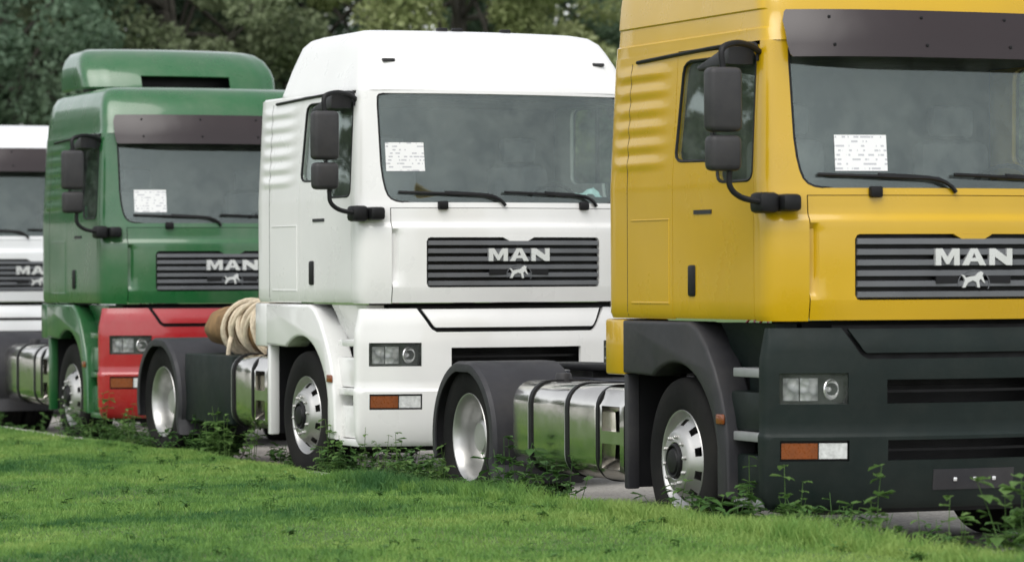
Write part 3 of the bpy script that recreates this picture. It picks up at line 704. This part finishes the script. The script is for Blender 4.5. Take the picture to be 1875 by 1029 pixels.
        P('fog_lamp', lambda: strip([.590, .597, .63, .673, .68], lo+.004, hi-.012, -.008, 8, .02, bfront), 'clear', bp, key='fog%d' % s)
        # --- steps beside the bumper
        st = P('step_well', both(lambda: join(bbox(.60, 1.148, -1.02, -.99, .31, 1.37), bbox(.62, 1.147, -1.165, -1.021, .345, .60, .02), bbox(.62, 1.147, -1.16, -1.021, .735, .97, .02), prism([(-1.02, 1.08), (-1.10, 1.30), (-1.14, 1.37), (-1.02, 1.37)], 'x', .45, 1.149)), s), bump if bump != 'red' else fender, key='swell%d' % s)
        for zt in (1.10, .725, .335):
            P('step_tread', both(lambda: bbox(.735, 1.145, -1.20, -1.021, zt-.045, zt+.008, .006), s), 'tread' if bump == 'charcoal' else (bump if bump != 'red' else fender), st, key='tread%.2f%d' % (zt, s))
        P('fender', both(lambda: prism(FEND, 'y', -1.238, -1.03, .022, 3), s), fender, key='fender%d' % s)
        P('side_marker', both(lambda: bbox(.60, .70, -1.252, -1.234, .77, .83, .012), s), 'amber', key='smark%d' % s)
        P('mud_guard', both(lambda: bbox(-.775, -.715, -1.215, -1.13, .31, 1.035, .012), s), fender, key='mguard%d' % s)
        P('rear_flap', both(lambda: bbox(-1.06, -.752, -1.215, -.9, 1.025, 1.378, .02), s), body, key='rflap%d' % s)
        P('wheel_liner', both(lambda: join(prism([(-.74, 1.045), (-.74, 1.36), (.2, 1.36), (.40, 1.2), (.56, .98), (.60, .7), (.60, .34), (.588, .34), (.588, .62)] + arc(0, .527, .597, 10, 120, 16), 'y', -1.029, -.80), bbox(-.776, -.72, -1.129, -.80, .32, 1.035), bbox(-.62, .60, -.795, -.75, .45, 1.3)), s), 'black', key='liner%d' % s)
        # --- mirrors
        mr = P('mirror', both(lambda: bbox(1.18, 1.30, -1.615, -1.405, 2.475, 2.845, .035, 3), s), 'plastic', key='mir%d' % s)
        P('wide_mirror', both(lambda: bbox(1.18, 1.30, -1.61, -1.41, 2.25, 2.455, .035, 3), s), 'plastic', mr, key='wmir%d' % s)
        P('mirror_arm', both(lambda: tube(smooth_path([(1.22, -1.50, 2.84), (1.21, -1.50, 2.95), (1.17, -1.40, 2.99), (1.10, -1.27, 2.985), (1.06, -1.18, 2.95)]), .019, 8), s), 'black', mr, key='marmu%d' % s)
        P('mirror_arm', both(lambda: tube(smooth_path([(1.24, -1.46, 2.30), (1.24, -1.47, 2.17), (1.25, -1.40, 2.10), (1.27, -1.27, 2.075), (1.24, -1.16, 2.075)]), .018, 8), s), 'black', mr, key='marm%d' % s)
        P('mirror_mount', both(lambda: join(bbox(1.14, 1.30, -1.30, -1.17, 2.01, 2.13, .03), bbox(1.13, 1.345, -1.17, -1.05, 2.02, 2.12, .025)), s), 'black', mr, key='mmount%d' % s)
        P('kerb_mirror', both(lambda: prism([(.62, 2.86), (.60, 2.885), (.98, 2.985), (1.04, 2.98), (1.02, 2.88)], 'y', -1.37, -1.20, .012), s), 'plastic', mr, key='kmir%d' % s)
    # --- chassis
    P('chassis', lambda: join(*[bbox(-4.45, 1.05, y-.04, y+.04, .70, .93) for y in (-.40, .40)], bbox(-4.50, -4.40, -.6, .6, .70, .95), bbox(-1.9, -1.8, -.36, .36, .78, .96), bbox(-.4, .95, -.36, .36, .5, 1.33, .05), bbox(-1.0, -.4, -.25, .25, .55, .95, .05), bbox(-2.1, -1.1, -.55, .55, .935, .955), tube([(0, -.95, .50), (0, .95, .50)], .07, 10), tube([(-3.4, -.95, .54), (-3.4, .95, .54)], .11, 10)), 'frame')
    P('fifth_wheel', lambda: join(prism([(-3.85, -.20), (-3.95, -.34), (-3.85, -.44), (-3.2, -.46), (-2.92, -.28), (-2.92, .28), (-3.2, .46), (-3.85, .44), (-3.95, .34), (-3.85, .20), (-3.45, .04), (-3.45, -.04)], 'z', .985, 1.03, .01), bbox(-3.5, -3.1, -.38, .38, .935, .982)), 'black')
    P('air_line', lambda: join(*[tube([(-1.06+.03*math.cos(a*.5)-.1*t, -.15+.1*q+.05*math.sin(a*.5), 1.5-.4*math.sin(math.pi*t)) for a, t in ((k, k/60) for k in range(61))], .009, 5) for q in range(3)]), 'redlens')
    for s in (-1, 1):
        P('rear_fender', lambda: (lambda g_: ([(p[0]-3.4, p[1], p[2]) for p in g_[0]], g_[1]))(rear_guard(s)), 'plastic', key='rguard%d' % s)
        P('tail_lamp', both(lambda: bbox(-4.56, -4.50, -.85, -.55, .60, .72, .01), s), 'redlens', key='tail%d' % s)
        P('tail_bracket', both(lambda: bbox(-4.50, -4.46, -.8, -.55, .62, .78), s), 'frame', key='tailb%d' % s)
    # --- polished fuel tank on the near side, plain box on the far side
    t0, t1 = tank
    sec = rrect(-1.205, -.64, .335, .945, .15)
    tk = P('fuel_tank', lambda: prism(sec, 'x', t0, t1, .03, 3), 'chrome', key='tank%.2f%.2f' % tank)
    for x in straps:
        P('tank_strap', lambda: prism(rrect(-1.213, -.632, .327, .953, .155), 'x', x-.022, x+.022), 'black', tk, key='strap%.2f' % x)
        P('strap_edge', lambda: prism(rrect(-1.209, -.636, .331, .949, .153), 'x', x-.045, x-.0225), 'steel', tk, key='sedge%.2f' % x)
    P('tank_cap', lambda: lathe([(.001, -.03), (.05, -.03), (.055, -.02), (.055, .02)], 20), 'plastic', tk, loc=(t0+.3, -.95, .965), rot=(R(-90), 0, 0))
    def tstep():
        rows = [(z, [('side', t1+.045), ('side', t1+.085), ('side', -.86), ('side', -.80)]) for z in (.345, .36, .42, .58, .66, .82, .92, .938)]
        fr_ = thick(rows_grid(rows, [1, 6, 1], lambda k, v, z: (v, -1.205+ip(z, [.345, .36, .42, .82, .92, .938], [.08, .045, 0, 0, .05, .08])), lambda s, z0, z1: s == 1 and ((z0 >= .419 and z1 <= .581) or (z0 >= .659 and z1 <= .821))), .10)
        return join(fr_, bbox(t1+.05, -.805, -1.095, -.66, .35, .935, .01))
    P('tank_step', tstep, 'chrome', key='tstep%.2f' % t1, angle=40)
    P('tank_band', lambda: prism(rrect(-1.213, -.632, .327, .953, .155), 'x', t1+.005, t1+.04), 'black', key='tband%.2f' % t1)
    if box: P('battery_box', lambda: bbox(box[0], box[1], -1.19, -.62, .35, .93, .015), 'charcoal')
    P('air_tank', lambda: prism(rrect(.62, 1.2, .36, .92, .25), 'x', -2.5, -1.2, .03), 'frame')
    # --- wheels
    wheel(T, (0, -1.035, .512), -1, True, True, steer); wheel(T, (0, 1.035, .512), 1, True, False, steer)
    for s in (-1, 1):
        wheel(T, (-3.4, s*1.055, .512), s, False, s < 0); wheel(T, (-3.4, s*.715, .512), s, False, False)
    return T
def sheet_of_paper(T, y0, y1, z0, z1, label, skew=0, ride=0):
    def f():
        rows = [(z, [('front', y0+skew*(z-z0)), ('front', y1+skew*(z-z0))]) for z in (z0, (z0+z1)/2, z1)]
        return thick(rows_grid(rows, [4], lambda k, y, z: (cab_front(y, z)-.0105, y)), .0006)
    o = mk('paper_sheet', f, 'paper'); o.matrix_world = T_mat(T) @ Matrix.Translation((0, 0, ride)); tag(o, label, 'paper', 'sheets on the windscreens')
def T_mat(T): return Matrix.Translation(T.location) @ Matrix.Rotation(T.rotation_euler.z, 4, 'Z')

yel = build_truck('yellow tractor truck with charcoal bumper, nearest and largest of the row', (0, -.026, .0), R(.75), 'yellow', 'plastic', 'charcoal', ride=-.01, roof='tall', visor=True, straps=(-2.29, -1.68), steer=R(-2))
sheet_of_paper(yel, -.815, -.505, 2.255, 2.465, 'white printed sheet on the windscreen of the yellow truck', .03, -.01)
wht = build_truck('white tractor truck with high roof and white bumper behind the yellow one', (-6.892, -.127, .03), R(2.75), 'white', 'white', 'white', ride=.02, roof='narrow', tank=(-1.63, -1.16), straps=(-1.60,), box=(-2.86, -1.68))
sheet_of_paper(wht, -1.0, -.71, 2.395, 2.615, 'white printed sheet on the windscreen of the high-roofed white truck', 0, .02)
grn = build_truck('green tractor truck with red bumper and roof spoiler', (-13.982, -.142, -.035), R(.45), 'green', 'green', 'red', ride=.035, roof='wide', visor=True, spoil=True, tank=(-2.6, -1.1), straps=(-2.05, -1.35))
sheet_of_paper(grn, -.91, -.61, 2.26, 2.475, 'white sheet on the windscreen of the green truck', 0, .035)
far = build_truck('white tractor truck mostly hidden behind the green one at the left edge', (-22.0, 0, -.03), 0, 'white_far', 'white_far', 'white_far', roof='wide', visor=True, tank=(-2.6, -1.1), straps=(-2.05, -1.35))

def cloth():
    rd = random.Random(4); n, m = 12, 9; V = []
    for i in range(n):
        for j in range(m):
            u, v = i/(n-1)-.5, j/(m-1)-.5; V.append((-.07+v*.10+rd.uniform(-.012, .012), u*.26+rd.uniform(-.01, .01), .085*math.exp(-6*u*u)*(1-1.2*abs(v))+.02*math.sin(9*u+5*v)+rd.uniform(-.01, .01)))
    return thick((V, [(i*m+j, (i+1)*m+j, (i+1)*m+j+1, i*m+j+1) for i in range(n-1) for j in range(m-1)]), .003)
MT['cloth'] = mat('pale_blue_cloth', (.50, .74, .74), .9, var=.15, vscale=12)
o = mk('cloth', cloth, 'cloth', angle=60); o.matrix_world = T_mat(wht) @ Matrix.Translation((cab_front(.72, 2.2)-.04, .72, 2.205)); tag(o, 'pale blue crumpled cloth on the dashboard of the high-roofed white truck', 'cloth')
# ------------------------------------------------------------------ rolled canvas tied with rope, lying behind the white cab
roll = thing('canvas_roll', 'brown canvas roll wound with cream rope behind the white cab', 'canvas roll', (-9.05, -1.03, 1.205), R(4)); roll.scale = (1, 1.2, 1.2)
def canvas():
    V, F = [], []; n = 28; prof = [(-.74, .05), (-.735, .12), (-.70, .145), (-.55, .155), (-.3, .165), (0, .175), (.4, .185), (.72, .18), (.76, .15), (.765, .04)]
    for (x, r) in prof:
        for k in range(n):
            a = 2*math.pi*k/n; q = r*(1+.05*math.sin(3*a+x*4)+.03*math.sin(7*a-x*6)); V.append((x, q*math.cos(a), q*math.sin(a)*.92))
    m = len(prof)
    for i in range(m-1):
        for k in range(n): F.append((i*n+k, i*n+(k+1) % n, (i+1)*n+(k+1) % n, (i+1)*n+k))
    F += [tuple(range(n)), tuple((m-1)*n+k for k in range(n))]
    return V, F
mk('canvas', canvas, 'canvas', roll, angle=50)
for k in range(13):
    x = -.14+.07*k; tl = random.uniform(-.5, .5); r = .190+.02*math.sin(k*1.9)
    mk('rope_turn', tube([(x+tl*.25*math.sin(a), r*math.cos(a), r*.94*math.sin(a)) for a in (2*math.pi*j/28 for j in range(28))], .019, 7, True), 'rope', roll)
mk('rope_end', tube(smooth_path([(.1, -.2, -.05), (.14, -.23, -.12), (.13, -.235, -.2), (.16, -.22, -.27), (.2, -.2, -.24)]), .018, 7), 'rope', roll)

# ------------------------------------------------------------------ trees
def crown(seed, n, Rx, Rz, zc, leaf):
    g_ = np.random.default_rng(seed)
    K = 90; d = g_.normal(size=(K, 3)); d /= np.linalg.norm(d, axis=1)[:, None]; rr = g_.uniform(.35, 1, K)**.6
    C = d*rr[:, None]*np.array([Rx, Rx, Rz]) + np.array([0, 0, zc]); S = g_.uniform(.45, 1.05, K)*Rx*.27
    k = g_.integers(0, K, n); off = g_.normal(size=(n, 3)); off /= np.linalg.norm(off, axis=1)[:, None]
    p = C[k] + off*(S[k]*g_.uniform(.25, 1, n)**.5)[:, None]*np.array([1.1, 1.1, .8])
    a = g_.normal(size=(n, 3)); a /= np.linalg.norm(a, axis=1)[:, None]; b = np.cross(a, g_.normal(size=(n, 3))); b /= np.linalg.norm(b, axis=1)[:, None]
    L = (leaf*g_.uniform(.6, 1.3, n))[:, None]
    V = np.stack([p-a*L, p+b*L*.5+a*L*.1, p+a*L, p-b*L*.5+a*L*.1], 1).reshape(-1, 3); i = np.arange(n)*4
    return V, np.stack([i, i+1, i+2, i+3], 1), C
def trunk(C, zc, Rz, seed):
    rd = random.Random(seed); base = [(0, 0, -.1), (.05, .03, zc*.3), (-.08, .1, zc*.7), (.1, -.1, zc*1.1), (.05, 0, zc+Rz*.5)]
    P = smooth_path(base, 4); parts = [tube(P, [.26*(1-.85*i/len(P)) for i in range(len(P))], 9)]
    for c in list(C)[:34]:
        j = int(len(P)*rd.uniform(.3, .9)); a = P[min(j, len(P)-1)]; c = Vector(c); m_ = a.lerp(c, .5)+Vector((0, 0, .25))
        q = smooth_path([a, m_, c], 4); parts.append(tube(q, [.07*(1-.8*i/len(q)) for i in range(len(q))], 5))
    return join(*parts)
TREES = {}
for kd, (sd, n, Rx, Rz, zc, lf) in dict(a=(1, 48000, 3.3, 4.4, 6.4, .085), b=(2, 48000, 3.6, 4.0, 6.0, .085), c=(3, 48000, 3.0, 4.8, 6.6, .08)).items():
    V, F, C = crown(sd, n, Rx, Rz, zc, lf); o = fast_tris('crown', V, F, 'leaf_dark', 4); me = o.data; bpy.data.objects.remove(o)
    TREES[kd] = (me, trunk(C, zc, Rz, sd))
def tree(kd, x, y, rz, s, leafm, label, group='trees behind the row of trucks'):
    me, tr = TREES[kd]; T = thing('tree', label, 'tree', (x, y, 0), rz, group); T.scale = (s, s, s)
    mk('trunk', tr, 'bark', T, key='trunk'+kd, angle=60)
    c = bpy.data.objects.new('crown', me); COL.objects.link(c); c.parent = T
    c.material_slots[0].link = 'OBJECT'; c.material_slots[0].material = MT[leafm]
for i, (kd, x, y, rz, s, lm, lab) in enumerate([
    ('a', -45, 5.2, .3, 1.0, 'leaf_dark', 'dark blue-green tree at the left edge above the far white truck'),
    ('c', -46, 9.0, 1.3, .95, 'leaf_olive', 'olive green tree directly above the roof spoiler of the green truck'),
    ('b', -49, 12.4, 2.6, 1.05, 'leaf_dark', 'dark tree between the green truck roof and the white truck roof'),
    ('a', -44, 14.6, 4.0, .95, 'leaf_light', 'lighter yellow-green tree rising behind the white high roof'),
    ('c', -47, 19.0, 5.1, 1.0, 'leaf_dark', 'dark tree behind the right end of the white roof beside yellow cab'),
    ('b', -45, 23.5, 3.3, 1.0, 'leaf_olive', 'olive tree hidden behind the yellow cab'),
    ('b', -54, 6.5, .9, 1.2, 'leaf_dark', 'dark tall tree in the second row behind the far white truck'),
    ('a', -56, 12.0, 2.2, 1.2, 'leaf_olive', 'olive tall tree in the second row above the green truck'),
    ('a', -57, 23.5, 5.5, 1.2, 'leaf_light', 'light tall tree in the second row behind the yellow cab')]):
    tree(kd, x, y, rz, s, lm, lab)
for i in range(10):
    tree('abc'[i % 3], -56-4*math.sin(i*2.1), -1.0-4.9*i-1.0*math.cos(i), i*1.1, 1.0+.1*math.sin(i*3), ['leaf_dark', 'leaf_olive'][i % 2], 'tree of the woodland edge outside the left of the picture', 'woodland edge beyond the picture')
for i in range(7):
    tree('bca'[i % 3], -48-5*math.sin(i*1.7), 28.5+5.4*i+1.0*math.cos(i*2), i*1.7+.5, 1.05+.1*math.sin(i*2), ['leaf_olive', 'leaf_dark', 'leaf_light'][i % 3], 'tree of the woodland edge outside the right of the picture', 'woodland edge beyond the picture')
